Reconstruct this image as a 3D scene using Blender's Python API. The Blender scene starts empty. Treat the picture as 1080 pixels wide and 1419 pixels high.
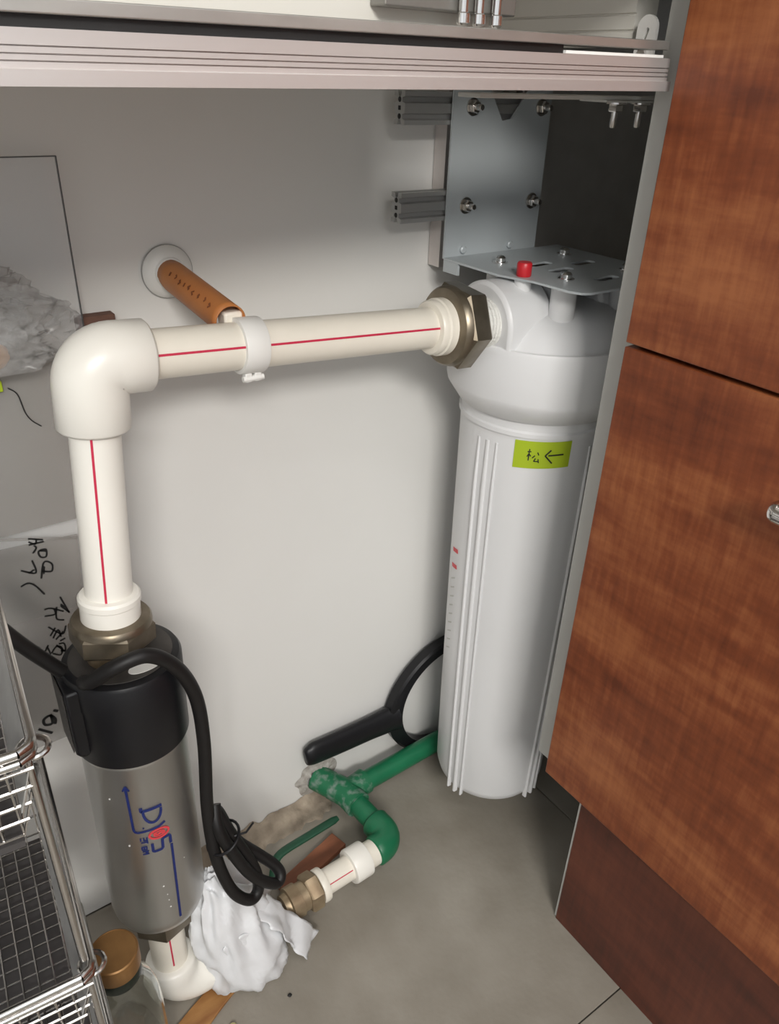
import bpy, bmesh, math, random
from mathutils import Vector, Matrix, noise
random.seed(7)
PI = math.pi
scene = bpy.context.scene
COL = scene.collection

# ------------------------------------------------------------------ camera
cam_d = bpy.data.cameras.new('camera')
cam = bpy.data.objects.new('camera', cam_d); COL.objects.link(cam)
cam_d.sensor_fit = 'VERTICAL'; cam_d.sensor_height = 36.0; cam_d.lens = 1070.0 / 1419.0 * 36.0
cam_d.clip_start = 0.01
cam.matrix_world = Matrix((( 0.819269,  0.260289, -0.510928, 0.0),
                           (-0.572496,  0.421560, -0.703232, 0.0),
                           ( 0.032343,  0.868641,  0.494386, 1.0),
                           (0, 0, 0, 1)))
scene.camera = cam
CAM = Vector((0, 0, 1.0))

# ------------------------------------------------------------------ light
w = bpy.data.worlds.new('room_light'); scene.world = w; w.use_nodes = True
w.node_tree.nodes['Background'].inputs[0].default_value = (0.95, 0.97, 1.0, 1)
w.node_tree.nodes['Background'].inputs[1].default_value = 0.30
def area(name, loc, target, sx, sy, power, color):
    d = bpy.data.lights.new(name, 'AREA'); d.shape = 'RECTANGLE'; d.size = sx; d.size_y = sy
    d.energy = power; d.color = color
    o = bpy.data.objects.new(name, d); COL.objects.link(o); o.location = loc
    o.rotation_euler = (Vector(target) - Vector(loc)).to_track_quat('-Z', 'Y').to_euler()
area('window_daylight', (-0.75, -1.95, 2.18), (0.35, 0.65, 0.55), 0.9, 0.42, 59, (1.0, 0.97, 0.92))
area('overhead_fill', (0.1, -0.7, 2.46), (0.1, -0.7, 0.0), 0.5, 0.5, 11, (1.0, 0.98, 0.96))  # added unseen fill from above, lifts the shaded upper wall
vs = scene.view_settings
vs.view_transform = 'Standard'; vs.look = 'None'; vs.gamma = 1.0; vs.exposure = 0.0; vs.use_curve_mapping = False

# ------------------------------------------------------------------ materials
def mat(name, col, rough=0.5, metal=0.0, var=0.06, scale=(6, 6, 6), bump=0.0, bscale=60, col2=None, detail=4.0,
        trans=None, spec=0.5, coat=0.0, contrast=(0.3, 0.7)):
    m = bpy.data.materials.new(name); m.use_nodes = True
    nt = m.node_tree; N = nt.nodes; L = nt.links
    b = N['Principled BSDF']; out = N['Material Output']
    b.inputs['Roughness'].default_value = rough; b.inputs['Metallic'].default_value = metal
    b.inputs['Specular IOR Level'].default_value = spec; b.inputs['Coat Weight'].default_value = coat
    tc = N.new('ShaderNodeTexCoord'); mp = N.new('ShaderNodeMapping'); mp.inputs['Scale'].default_value = scale
    L.new(tc.outputs['Object'], mp.inputs['Vector'])
    nz = N.new('ShaderNodeTexNoise'); nz.inputs['Scale'].default_value = 1.0; nz.inputs['Detail'].default_value = detail
    L.new(mp.outputs['Vector'], nz.inputs['Vector'])
    rp = N.new('ShaderNodeValToRGB')
    c2 = col2 or tuple(max(0, c * (1 - 2 * var)) for c in col)
    rp.color_ramp.elements[0].position = contrast[0]; rp.color_ramp.elements[1].position = contrast[1]
    rp.color_ramp.elements[0].color = (*c2, 1); rp.color_ramp.elements[1].color = (*col, 1)
    L.new(nz.outputs['Fac'], rp.inputs['Fac']); L.new(rp.outputs['Color'], b.inputs['Base Color'])
    if bump:
        n2 = N.new('ShaderNodeTexNoise'); n2.inputs['Scale'].default_value = bscale; n2.inputs['Detail'].default_value = 3
        L.new(tc.outputs['Object'], n2.inputs['Vector'])
        bp = N.new('ShaderNodeBump'); bp.inputs['Strength'].default_value = bump; bp.inputs['Distance'].default_value = 0.004
        L.new(n2.outputs['Fac'], bp.inputs['Height']); L.new(bp.outputs['Normal'], b.inputs['Normal'])
    if trans is not None:
        t = N.new('ShaderNodeBsdfTransparent'); mx = N.new('ShaderNodeMixShader'); mx.inputs[0].default_value = 1 - trans
        L.new(t.outputs[0], mx.inputs[1]); L.new(b.outputs[0], mx.inputs[2]); L.new(mx.outputs[0], out.inputs['Surface'])
    return m

def wood_mat(name, c_lo, c_mid, c_hi, rough=0.38):
    m = bpy.data.materials.new(name); m.use_nodes = True
    nt = m.node_tree; N = nt.nodes; L = nt.links; b = N['Principled BSDF']
    b.inputs['Roughness'].default_value = rough; b.inputs['Coat Weight'].default_value = 0.12; b.inputs['Coat Roughness'].default_value = 0.38
    tc = N.new('ShaderNodeTexCoord')
    def nz(scale, detail):
        mp = N.new('ShaderNodeMapping'); mp.inputs['Scale'].default_value = scale
        L.new(tc.outputs['Object'], mp.inputs['Vector'])
        n = N.new('ShaderNodeTexNoise'); n.inputs['Scale'].default_value = 1; n.inputs['Detail'].default_value = detail
        n.inputs['Roughness'].default_value = 0.6
        L.new(mp.outputs['Vector'], n.inputs['Vector']); return n.outputs['Fac']
    a = nz((10, 3.5, 13), 8); f = nz((40, 150, 18), 6); g = nz((40, 14, 75), 6)
    def mth(op, x, y):
        n = N.new('ShaderNodeMath'); n.operation = op
        for i, v in enumerate((x, y)):
            if isinstance(v, (int, float)): n.inputs[i].default_value = v
            else: L.new(v, n.inputs[i])
        return n.outputs[0]
    s = mth('ADD', mth('ADD', mth('MULTIPLY', a, 0.52), mth('MULTIPLY', f, 0.24)), mth('MULTIPLY', g, 0.24))
    rp = N.new('ShaderNodeValToRGB'); e = rp.color_ramp.elements
    e[0].position = 0.39; e[0].color = (*c_lo, 1); e[1].position = 0.63; e[1].color = (*c_hi, 1)
    x = e.new(0.5); x.color = (*c_mid, 1)
    L.new(s, rp.inputs['Fac']); L.new(rp.outputs['Color'], b.inputs['Base Color'])
    bp = N.new('ShaderNodeBump'); bp.inputs['Strength'].default_value = 0.12; bp.inputs['Distance'].default_value = 0.001
    L.new(f, bp.inputs['Height']); L.new(bp.outputs['Normal'], b.inputs['Normal'])
    return m

M = {}
M['wall'] = mat('painted_wall', (0.80, 0.79, 0.765), 0.42, var=0.02, scale=(3, 3, 3), bump=0.05, bscale=30)
M['room'] = mat('room_wall_paint', (0.72, 0.75, 0.79), 0.7, var=0.03)
M['tile'] = mat('dusty_tile', (0.320, 0.292, 0.248), 0.5, col2=(0.222, 0.197, 0.160), scale=(9, 9, 9), detail=8, bump=0.08, bscale=120)
M['grout'] = mat('grout', (0.22, 0.20, 0.17), 0.9)
M['mortar'] = mat('mortar', (0.42, 0.35, 0.27), 0.9, col2=(0.20, 0.16, 0.12), scale=(40, 40, 40), bump=0.6, bscale=90)
M['plaster'] = mat('crumbled_plaster', (0.52, 0.50, 0.46), 0.9, col2=(0.33, 0.30, 0.27), scale=(120, 120, 120), bump=0.6, bscale=200)
M['wood'] = wood_mat('red_wood_veneer', (0.115, 0.025, 0.0075), (0.200, 0.049, 0.015), (0.335, 0.110, 0.038))
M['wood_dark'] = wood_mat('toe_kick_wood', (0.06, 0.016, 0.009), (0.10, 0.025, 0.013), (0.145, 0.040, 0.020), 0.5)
M['edge'] = mat('grey_carcass_board', (0.56, 0.56, 0.53), 0.5, var=0.04)
M['alu'] = mat('brushed_aluminium', (0.70, 0.65, 0.63), 0.33, 0.6, var=0.04, scale=(2, 60, 60))
M['alu_dk'] = mat('matt_aluminium_profile', (0.52, 0.52, 0.51), 0.40, 0.6, var=0.08, scale=(2, 60, 60))
M['steel'] = mat('stainless_steel', (0.62, 0.60, 0.58), 0.2, 1.0, var=0.05, scale=(40, 40, 40))
M['steel_matt'] = mat('matt_steel_strip', (0.55, 0.53, 0.50), 0.3, 0.7, var=0.08, scale=(20, 60, 60))
M['steel_dk'] = mat('dark_grey_steel', (0.30, 0.29, 0.27), 0.35, 0.6, var=0.06)
M['steel_panel'] = mat('dark_steel_panel', (0.55, 0.53, 0.50), 0.36, 0.45, var=0.06, scale=(30, 3, 30))
M['slot_shade'] = mat('slot_shade_black', (0.012, 0.011, 0.011), 0.5, var=0.1)
M['cream'] = mat('cream_panel', (0.80, 0.78, 0.72), 0.45, var=0.02)
M['plate'] = mat('grey_powder_coat', (0.52, 0.56, 0.58), 0.42, 0.15, var=0.03)
M['filter'] = mat('white_filter_plastic', (0.74, 0.74, 0.745), 0.36, var=0.015, scale=(8, 8, 8))
M['ppr'] = mat('cream_ppr_plastic', (0.87, 0.82, 0.72), 0.33, var=0.04, scale=(14, 14, 14))
M['ppr_w'] = mat('white_ppr_plastic', (0.90, 0.875, 0.81), 0.3, var=0.02, scale=(10, 10, 10))
M['ptfe'] = mat('thread_tape_white', (0.80, 0.79, 0.75), 0.6, bump=0.5, bscale=250)
M['red'] = mat('red_stripe', (0.62, 0.03, 0.08), 0.4)
M['redcap'] = mat('red_button_plastic', (0.62, 0.02, 0.03), 0.35)
M['brass'] = mat('tarnished_nickel_brass', (0.30, 0.26, 0.20), 0.36, 0.85, col2=(0.16, 0.13, 0.09), scale=(30, 30, 30))
M['brass2'] = mat('dull_brass', (0.48, 0.39, 0.26), 0.4, 0.6, col2=(0.25, 0.18, 0.11), scale=(30, 30, 30))
M['orange'] = mat('orange_brown_pipe_plastic', (0.52, 0.20, 0.055), 0.5, col2=(0.40, 0.14, 0.04), scale=(20, 20, 20))
M['ink'] = mat('black_ink', (0.012, 0.012, 0.012), 0.7)
M['ink_faint'] = mat('worn_brown_print', (0.20, 0.06, 0.02), 0.7)
M['white'] = mat('white_plastic', (0.84, 0.83, 0.80), 0.4, var=0.02)
M['black'] = mat('black_plastic', (0.010, 0.010, 0.012), 0.40, var=0.1, spec=0.35)
M['black_dusty'] = mat('dusty_black_plastic', (0.075, 0.067, 0.060), 0.6, col2=(0.035, 0.032, 0.03), scale=(30, 30, 30))
M['cable'] = mat('black_cable_rubber', (0.010, 0.009, 0.009), 0.5, spec=0.35)
M['pump'] = mat('silver_pump_metal', (0.56, 0.555, 0.54), 0.36, 0.92, var=0.04, scale=(50, 50, 4))
M['blue'] = mat('blue_print', (0.008, 0.020, 0.14), 0.5)
M['pink'] = mat('red_print', (0.72, 0.06, 0.075), 0.5)
M['green'] = mat('green_ppr_plastic', (0.012, 0.17, 0.075), 0.38, var=0.12, scale=(18, 18, 18))
M['green_dusty'] = mat('dusty_green_plastic', (0.012, 0.15, 0.065), 0.5, col2=(0.20, 0.27, 0.23), scale=(90, 90, 90), contrast=(0.30, 0.52), detail=6)
M['lever'] = mat('dark_green_vinyl', (0.008, 0.065, 0.032), 0.4)
M['lime'] = mat('lime_green_sticker', (0.42, 0.55, 0.015), 0.6, var=0.05)
M['bagw'] = mat('white_plastic_film', (0.80, 0.81, 0.83), 0.35, var=0.04, scale=(30, 30, 30), spec=0.6)
M['bagclear'] = mat('clear_plastic_film', (0.60, 0.59, 0.58), 0.22, var=0.12, scale=(24, 24, 24), trans=0.72, spec=0.9)
M['sleeve'] = mat('cloudy_plastic_sheet', (0.42, 0.40, 0.375), 0.35, var=0.03, trans=0.58)
M['acrylic'] = mat('clear_acrylic_sheet', (0.84, 0.87, 0.90), 0.2, var=0.01, trans=0.86)
M['acr_edge'] = mat('dark_sheet_edge', (0.10, 0.10, 0.10), 0.5)
M['glass'] = mat('clear_bottle_glass', (0.86, 0.88, 0.85), 0.04, var=0.01, spec=0.6)
M['glass'].node_tree.nodes['Principled BSDF'].inputs['Transmission Weight'].default_value = 1.0
M['mesh_shade'] = mat('mesh_shade_dark', (0.06, 0.055, 0.055), 0.5)
M['band'] = mat('dark_bottle_band', (0.008, 0.016, 0.010), 0.4)
M['gold'] = mat('bronze_cap_metal', (0.34, 0.18, 0.065), 0.42, 0.55, var=0.12, scale=(50, 50, 50))
M['plank'] = mat('orange_brown_plank', (0.42, 0.22, 0.075), 0.55, col2=(0.22, 0.085, 0.025), scale=(14, 60, 30))
M['redwood'] = mat('reddish_wood_scrap', (0.30, 0.11, 0.055), 0.6, col2=(0.17, 0.06, 0.03), scale=(20, 60, 30))
M['brown'] = mat('brown_block', (0.17, 0.085, 0.06), 0.8, col2=(0.10, 0.05, 0.035), scale=(80, 80, 80))
M['chrome'] = mat('chrome', (0.78, 0.77, 0.76), 0.12, 1.0, var=0.02)
M['crumb'] = mat('pale_crumb', (0.55, 0.50, 0.25), 0.8)
M['food'] = mat('orange_content', (0.60, 0.30, 0.10), 0.6)

# ------------------------------------------------------------------ mesh builder
class MB:
    def __init__(s): s.v = []; s.f = []
    def add(s, vs, fs):
        o = len(s.v); s.v += [Vector(v) for v in vs]; s.f += [tuple(i + o for i in f) for f in fs]; return s
    def box(s, a, b, rz=0.0):
        a = Vector(a); b = Vector(b); c = (a + b) / 2
        vs = []
        for x in (a.x, b.x):
            for y in (a.y, b.y):
                for z in (a.z, b.z):
                    p = Vector((x, y, z)) - c
                    p = Matrix.Rotation(rz, 3, 'Z') @ p
                    vs.append(p + c)
        return s.add(vs, [(0, 1, 3, 2), (4, 6, 7, 5), (0, 4, 5, 1), (2, 3, 7, 6), (0, 2, 6, 4), (1, 5, 7, 3)])
    def tube(s, pts, r, seg=20, cap=True, sy=1.0, ref=None):
        pts = [Vector(p) for p in pts]; n = len(pts)
        rs = [r] * n if isinstance(r, (int, float)) else list(r)
        T = []
        for i in range(n):
            d = Vector((0, 0, 0))
            if i > 0: d += (pts[i] - pts[i - 1]).normalized() if (pts[i] - pts[i - 1]).length > 1e-7 else Vector()
            if i < n - 1: d += (pts[i + 1] - pts[i]).normalized() if (pts[i + 1] - pts[i]).length > 1e-7 else Vector()
            T.append(d.normalized())
        u = Vector(ref) if ref else T[0].orthogonal()
        u = (u - T[0] * u.dot(T[0])).normalized()
        vs = []; fs = []
        for i in range(n):
            if i: u = (u - T[i] * u.dot(T[i])).normalized()
            v = T[i].cross(u)
            for k in range(seg):
                a = 2 * PI * k / seg
                vs.append(pts[i] + (u * math.cos(a) + v * math.sin(a) * sy) * rs[i])
        for i in range(n - 1):
            for k in range(seg):
                k2 = (k + 1) % seg
                fs.append((i * seg + k, i * seg + k2, (i + 1) * seg + k2, (i + 1) * seg + k))
        if cap:
            fs.append(tuple(reversed(range(seg)))); fs.append(tuple(range((n - 1) * seg, n * seg)))
        return s.add(vs, fs)
    def lathe(s, org, axis, prof, seg=48, start=0.0, cap=True):   # prof: (radius, distance along axis)
        ax = Vector(axis).normalized(); org = Vector(org)
        u = ax.orthogonal().normalized(); v = ax.cross(u)
        vs = []; fs = []; n = len(prof)
        for r, h in prof:
            for k in range(seg):
                a = start + 2 * PI * k / seg
                vs.append(org + ax * h + (u * math.cos(a) + v * math.sin(a)) * max(r, 1e-5))
        for i in range(n - 1):
            for k in range(seg):
                k2 = (k + 1) % seg
                fs.append((i * seg + k, i * seg + k2, (i + 1) * seg + k2, (i + 1) * seg + k))
        if cap:
            fs.append(tuple(reversed(range(seg)))); fs.append(tuple(range((n - 1) * seg, n * seg)))
        return s.add(vs, fs)
    def prism(s, poly, org, U, V, W):            # poly in (U,V), extruded along W
        org = Vector(org); U = Vector(U); V = Vector(V); W = Vector(W); n = len(poly)
        vs = [org + U * a + V * b for a, b in poly] + [org + U * a + V * b + W for a, b in poly]
        fs = [tuple(reversed(range(n))), tuple(range(n, 2 * n))] + [(i, (i + 1) % n, n + (i + 1) % n, n + i) for i in range(n)]
        return s.add(vs, fs)
    def ribbon(s, pts, nrm, width):              # flat stroke lying on a surface
        pts = [Vector(p) for p in pts]; vs = []; fs = []; n = len(pts)
        for i in range(n):
            d = (pts[min(i + 1, n - 1)] - pts[max(i - 1, 0)]).normalized()
            N = nrm[i] if isinstance(nrm, list) else nrm
            sd = N.cross(d).normalized() * width / 2
            vs += [pts[i] - sd, pts[i] + sd, pts[i] - sd + N * 0.0003, pts[i] + sd + N * 0.0003]
        for i in range(n - 1):
            a = 4 * i; b = a + 4
            fs += [(a + 2, a + 3, b + 3, b + 2), (a, b, b + 1, a + 1), (a, a + 2, b + 2, b), (a + 1, b + 1, b + 3, a + 3)]
        fs += [(0, 1, 3, 2), (4 * n - 4, 4 * n - 2, 4 * n - 1, 4 * n - 3)]
        return s.add(vs, fs)
    def mesh(s, name, m, off=Vector((0, 0, 0)), ang=38):
        me = bpy.data.meshes.new(name)
        me.from_pydata([v - off for v in s.v], [], s.f); me.materials.append(m)
        bm = bmesh.new(); bm.from_mesh(me); bmesh.ops.recalc_face_normals(bm, faces=bm.faces); bm.to_mesh(me); bm.free()
        me.polygons.foreach_set('use_smooth', [True] * len(me.polygons)); me.set_sharp_from_angle(angle=math.radians(ang))
        me.update(); return me

def tag(o, label=None, cat=None, group=None, kind=None):
    if label: o['label'] = label
    if cat: o['category'] = cat
    if group: o['group'] = group
    if kind: o['kind'] = kind
    return o
def empty(name, loc, label, cat, group=None):
    o = bpy.data.objects.new(name, None); COL.objects.link(o); o.location = loc; o.empty_display_size = 0.02
    return tag(o, label, cat, group)
ORG = {}
def wloc(o):
    p = Vector(o.location); q = o.parent
    while q: p = p + Vector(q.location); q = q.parent
    return p
def build(mb, name, m, parent=None, bevel=0.0, label=None, ang=38, origin=None):
    """mesh given in room coordinates; parented objects keep their own origin"""
    base = wloc(parent) if parent else Vector((0, 0, 0))
    if origin is None:
        lo = Vector((min(v.x for v in mb.v), min(v.y for v in mb.v), min(v.z for v in mb.v)))
        hi = Vector((max(v.x for v in mb.v), max(v.y for v in mb.v), max(v.z for v in mb.v)))
        origin = Vector(((lo.x + hi.x) / 2, (lo.y + hi.y) / 2, lo.z))
    o = bpy.data.objects.new(name, mb.mesh(name, M[m] if isinstance(m, str) else m, origin, ang)); COL.objects.link(o)
    o.parent = parent; o.location = origin - base
    if bevel:
        b = o.modifiers.new('bevel', 'BEVEL'); b.width = bevel; b.segments = 2; b.limit_method = 'ANGLE'; b.angle_limit = math.radians(40)
    if label: o['label'] = label
    return o
def copy_of(o, parent, loc):
    c = o.copy(); COL.objects.link(c); c.parent = parent; c.location = Vector(loc) - (wloc(parent) if parent else Vector()); return c
def smooth_path(pts, n=8):
    pts = [Vector(p) for p in pts]; out = []
    for i in range(len(pts) - 1):
        p0 = pts[max(i - 1, 0)]; p1 = pts[i]; p2 = pts[i + 1]; p3 = pts[min(i + 2, len(pts) - 1)]
        for k in range(n):
            t = k / n
            out.append(0.5 * ((2 * p1) + (p2 - p0) * t + (2 * p0 - 5 * p1 + 4 * p2 - p3) * t * t + (3 * p1 - p0 - 3 * p2 + p3) * t ** 3))
    out.append(pts[-1]); return out
def flat_plate(outline, holes, thick, to3d):
    """a sheet with real holes: 2D curve filled, then mapped"""
    cu = bpy.data.curves.new('tmp', 'CURVE'); cu.dimensions = '2D'; cu.fill_mode = 'BOTH'; cu.extrude = thick / 2
    for loop in [outline] + holes:
        sp = cu.splines.new('POLY'); sp.points.add(len(loop) - 1); sp.use_cyclic_u = True
        for i, (a, b) in enumerate(loop): sp.points[i].co = (a, b, 0, 1)
    ob = bpy.data.objects.new('tmp', cu); COL.objects.link(ob)
    dg = bpy.context.evaluated_depsgraph_get(); me = bpy.data.meshes.new_from_object(ob.evaluated_get(dg))
    mb = MB(); mb.add([to3d(v.co) for v in me.vertices], [tuple(p.vertices) for p in me.polygons])
    bpy.data.objects.remove(ob); bpy.data.curves.remove(cu); bpy.data.meshes.remove(me)
    return mb
def slot(cx, cy, l, r, ang=0.0, n=8):
    pts = []
    for s_ in (1, -1):
        for k in range(n + 1):
            a = -PI / 2 + PI * k / n + (0 if s_ == 1 else PI)
            pts.append((s_ * l / 2 + r * math.cos(a), r * math.sin(a)))
    c, s = math.cos(ang), math.sin(ang)
    return [(cx + x * c - y * s, cy + x * s + y * c) for x, y in pts]
def hexnut(org, axis, r, h, start=0.0, hole=None):
    mb = MB(); ax = Vector(axis).normalized()
    mb.lathe(org, ax, [(r * 0.90, 0), (r, h * 0.12), (r, h * 0.88), (r * 0.90, h)], seg=6, start=start)
    return mb

# ================================================================== SETTING
WY = 0.737       # face of the back wall
o = build(MB().box((-1.6, WY, 0.0), (1.30, WY + 0.08, 2.5)), 'wall_back', 'wall'); tag(o, kind='structure')
o = build(MB().box((1.22, -0.2, 0.0), (1.30, WY, 1.05)), 'wall_right', 'wall'); tag(o, kind='structure')
o = build(MB().box((1.22, -2.2, 0.0), (1.30, -0.2005, 2.5)).box((1.22, -0.2, 1.135), (1.30, WY, 2.5)), 'wall_right_upper', 'room'); tag(o, kind='structure')
o = build(MB().box((-1.68, -2.2, 0.0), (-1.6, WY + 0.08, 2.5)), 'wall_left', 'room'); tag(o, kind='structure')
o = build(MB().box((-1.6, -2.28, 0.0), (1.30, -2.2, 2.5)), 'wall_front', 'room'); tag(o, kind='structure')
o = build(MB().box((-1.68, -2.28, 2.5), (1.30, WY + 0.08, 2.58)), 'ceiling', 'room'); tag(o, kind='structure')
fl = build(MB().box((-1.6, -2.2, -0.05), (1.30, WY + 0.08, -0.006)), 'floor', 'grout'); tag(fl, kind='structure')
xs = [-1.68, -0.88, -0.08, 0.72, 1.52]; ys = [-2.133, -1.333, -0.533, 0.267, 1.067]
for i in range(4):
    for j in range(4):
        g = 0.0008
        x0, x1 = max(xs[i], -1.6) + g, min(xs[i + 1], 1.30) - g; y0, y1 = ys[j] + g, min(ys[j + 1], WY - 0.001) - g
        build(MB().box((x0, y0, -0.006), (x1, y1, 0.0)), 'tile', 'tile', fl, bevel=0.0006)
# broken mortar left along the foot of the wall
mb = MB(); nx, ny = 46, 10
vs = []; fs = []
for i in range(nx + 1):
    for j in range(ny + 1):
        x = 0.19 + 0.235 * i / nx; t = j / ny
        wdt = 0.036 + 0.016 * noise.noise((x * 24, 3.1, 0)) + 0.010 * noise.noise((x * 80, 1.7, 0))
        y = WY - 0.001 - wdt * t
        z = 0.0005 + 0.016 * (1 - t) ** 1.3 * (0.8 + 0.7 * noise.noise((x * 70, y * 70, 0.3))) + 0.0015 * abs(noise.noise((x * 200, y * 200, 0)))
        if j == ny: z = -0.001
        vs.append((x, y, z)); fs
for i in range(nx):
    for j in range(ny):
        a = i * (ny + 1) + j; fs.append((a, a + 1, a + ny + 2, a + ny + 1))
mb.add(vs, fs); tag(build(mb, 'trim_1', 'mortar'), kind='structure')
mb = MB(); vs = []; fs = []                 # rough plaster around the hole where the green pipe leaves the wall
for i in range(41):
    a = 2 * PI * i / 40
    for j in range(5):
        r_ = 0.0185 + (0.016 + 0.008 * noise.noise((math.cos(a) * 2, math.sin(a) * 2, 0.5))) * j / 4
        h_ = 0.006 * (1 - j / 4) * (1 + 0.8 * noise.noise((math.cos(a) * 6, math.sin(a) * 6, j * 0.9)))
        vs.append((0.4125 + r_ * math.cos(a), WY - 0.0003 - max(h_, 0.0), max(0.046 + r_ * math.sin(a), 0.002)))
for i in range(40):
    for j in range(4): k = i * 5 + j; fs.append((k, k + 1, k + 6, k + 5))
tag(build(mb.add(vs, fs), 'trim_2', 'plaster'), kind='structure')

# ------------------------------------------------------------------ worktop, apron and front frame
tag(build(MB().box((-1.6, 0.36, 1.10), (1.28, WY - 0.001, 1.13)).box((0.50, -1.2, 1.10), (1.28, 0.36, 1.13)), 'worktop', 'cream', bevel=0.003),
    'cream worktop slab lying over the sink cabinet above the rails', 'worktop')
tag(build(MB().box((-1.6, 0.452, 0.9985), (0.402, 0.470, 1.0995)), 'apron_panel', 'cream', bevel=0.001),
    'cream apron board above the long front rail', 'panel')
# long front rail: extruded section in (y,z)
sec = [(0.440, 0.9946), (0.412, 0.9946), (0.412, 1.0008), (0.4155, 1.0012), (0.4155, 1.0034), (0.4175, 1.0035), (0.4175, 1.0039), (0.4155, 1.0040),
       (0.4155, 1.0060), (0.4175, 1.0061), (0.4175, 1.0065), (0.4155, 1.0066), (0.4155, 1.0088), (0.4180, 1.0089), (0.4180, 1.0093), (0.4155, 1.0094),
       (0.4155, 1.0154), (0.440, 1.0154)]
rail = empty('front_rail', (0.538, 0.426, 0.9946), 'long grooved aluminium rail across the top of the cabinet opening', 'rail')
build(MB().prism(sec, (-1.4, 0, 0), (0, 1, 0), (0, 0, 1), (1.938, 0, 0)), 'profile', 'alu', rail, ang=25)
build(MB().box((-1.4, 0.421, 1.0155), (0.425, 0.440, 1.0203)), 'slot_shade_strip', 'slot_shade', rail, label='black strip standing in for the shaded slot')  # shade of the open slot above the rail, put in as a black strip
build(MB().box((-1.4, 0.417, 1.0204), (0.536, 0.442, 1.0262)), 'cover_strip', 'steel_matt', rail, bevel=0.0006, label='grey steel cover strip')
build(MB().box((0.4255, 0.419, 1.0156), (0.534, 0.440, 1.0174)), 'edge_strip', 'white', rail)
rail.rotation_euler = (0, math.radians(-0.55), math.radians(4.0))
# dark profile stub and bolts above the rail
top = empty('frame_joint', (0.35, 0.47, 1.036), 'dark steel frame joint with bright bolts above the rail', 'frame')
build(MB().box((0.300, 0.436, 1.0335), (0.402, 0.4515, 1.060)), 'joint_block', 'steel_dk', top, bevel=0.001)
b0 = build(MB().lathe((0.355, 0.4315, 1.0265), (0, 0, 1), [(0.0030, 0), (0.0042, 0.0012), (0.0042, 0.0062), (0.0030, 0.0068), (0.0030, 0.030)], 20), 'bolt', 'chrome', top)
for x in (0.3675, 0.3815): copy_of(b0, top, (x, 0.4315, 1.0265))
# side frame member running from the wall to the drawer unit
sf = empty('side_rail', (0.57, 0.54, 1.0), 'cream grooved side rail running back from drawer unit to wall', 'rail')
sec2 = [(0.560, 1.024), (0.560, 1.0335), (0.5615, 1.034), (0.5615, 1.035), (0.560, 1.0355), (0.560, 1.0445), (0.5615, 1.045), (0.5615, 1.046), (0.560, 1.0465), (0.560, 1.060), (0.585, 1.060), (0.585, 1.024)]
build(MB().prism(sec2, (0, 0.472, 0), (1, 0, 0), (0, 0, 1), (0, 0.260, 0)), 'profile', 'cream', sf, ang=25)
def hook_plate():
    oc = [(0.0 + 0.009 * math.cos(a), 0.022 + 0.009 * math.sin(a)) for a in [PI * k / 10 for k in range(11)]] + [(-0.009, 0), (0.009, 0)]
    return flat_plate(oc, [slot(0, 0.018, 0.006, 0.0016, 1.25)], 0.003, lambda c: Vector((0.5565 + c.z, 0.455 - c.x, 1.0135 + c.y)))
build(hook_plate(), 'hook_plate', 'white', sf)
build(MB().lathe((0.5520, 0.455, 1.018), (1, 0, 0), [(0.004, 0), (0.004, 0.004)], 16), 'pin', 'chrome', sf)
# thin flange with two hanging bolts
fg = empty('flange_strip', (0.52, 0.48, 0.984), 'thin grey flange strip with two hanging bolts under the rail', 'flange')
build(MB().box((0.405, 0.468, 0.9865), (0.640, 0.4925, 0.9895)), 'strip', 'edge', fg, bevel=0.0005)
build(MB().box((0.535, 0.466, 0.9850), (0.620, 0.494, 0.9864)), 'bolt_plate', 'edge', fg)
hb = MB().lathe((0.563, 0.480, 0.9849), (0, 0, -1), [(0.0085, 0), (0.0085, 0.0014)], 24)
hb.lathe((0.563, 0.480, 0.9835), (0, 0, -1), [(0.006, 0), (0.0063, 0.0006), (0.0063, 0.005), (0.0055, 0.0056)], 6)
hb.lathe((0.563, 0.480, 0.978), (0, 0, -1), [(0.0028, 0), (0.0028, 0.011), (0.0022, 0.012)], 12)
bo = build(hb, 'hanging_bolt', 'steel', fg)
copy_of(bo, fg, (0.5935, bo.location.y + wloc(fg).y, bo.location.z + wloc(fg).z))

# dark steel sheet in the blind corner
tag(build(MB().box((0.715, WY - 0.006, 0.60), (1.21, WY - 0.001, 1.09)), 'steel_sheet', 'steel_panel', bevel=0.0006),
    'dark stainless steel sheet on the wall behind the filter bracket', 'steel sheet')

# ------------------------------------------------------------------ drawer unit on the right
dc = empty('drawer_cabinet', (0.80, 0.0, 0.0), 'reddish brown wooden drawer cabinet with pale grey edge board', 'cabinet')
build(MB().box((0.551, 0.4025, 0.292), (1.20, 0.4335, 1.0990)), 'side_board', 'edge', dc, bevel=0.0008, label='pale grey end board of the carcass')
build(MB().box((0.551, -1.0, 0.292), (1.20, 0.4020, 0.308)).box((0.575, -1.0, 0.309), (1.20, 0.4020, 1.09)), 'carcass', 'edge', dc)
build(MB().box((0.597, 0.3705, 0.002), (1.20, 0.3810, 0.2915)), 'leg_board', 'edge', dc, bevel=0.0008)
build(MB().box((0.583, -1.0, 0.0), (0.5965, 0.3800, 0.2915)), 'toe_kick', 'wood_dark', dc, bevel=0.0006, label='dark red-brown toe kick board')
build(MB().box((0.5845, 0.3803, 0.002), (0.5960, 0.3833, 0.2913)), 'edge_band', 'edge', dc)
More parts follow.
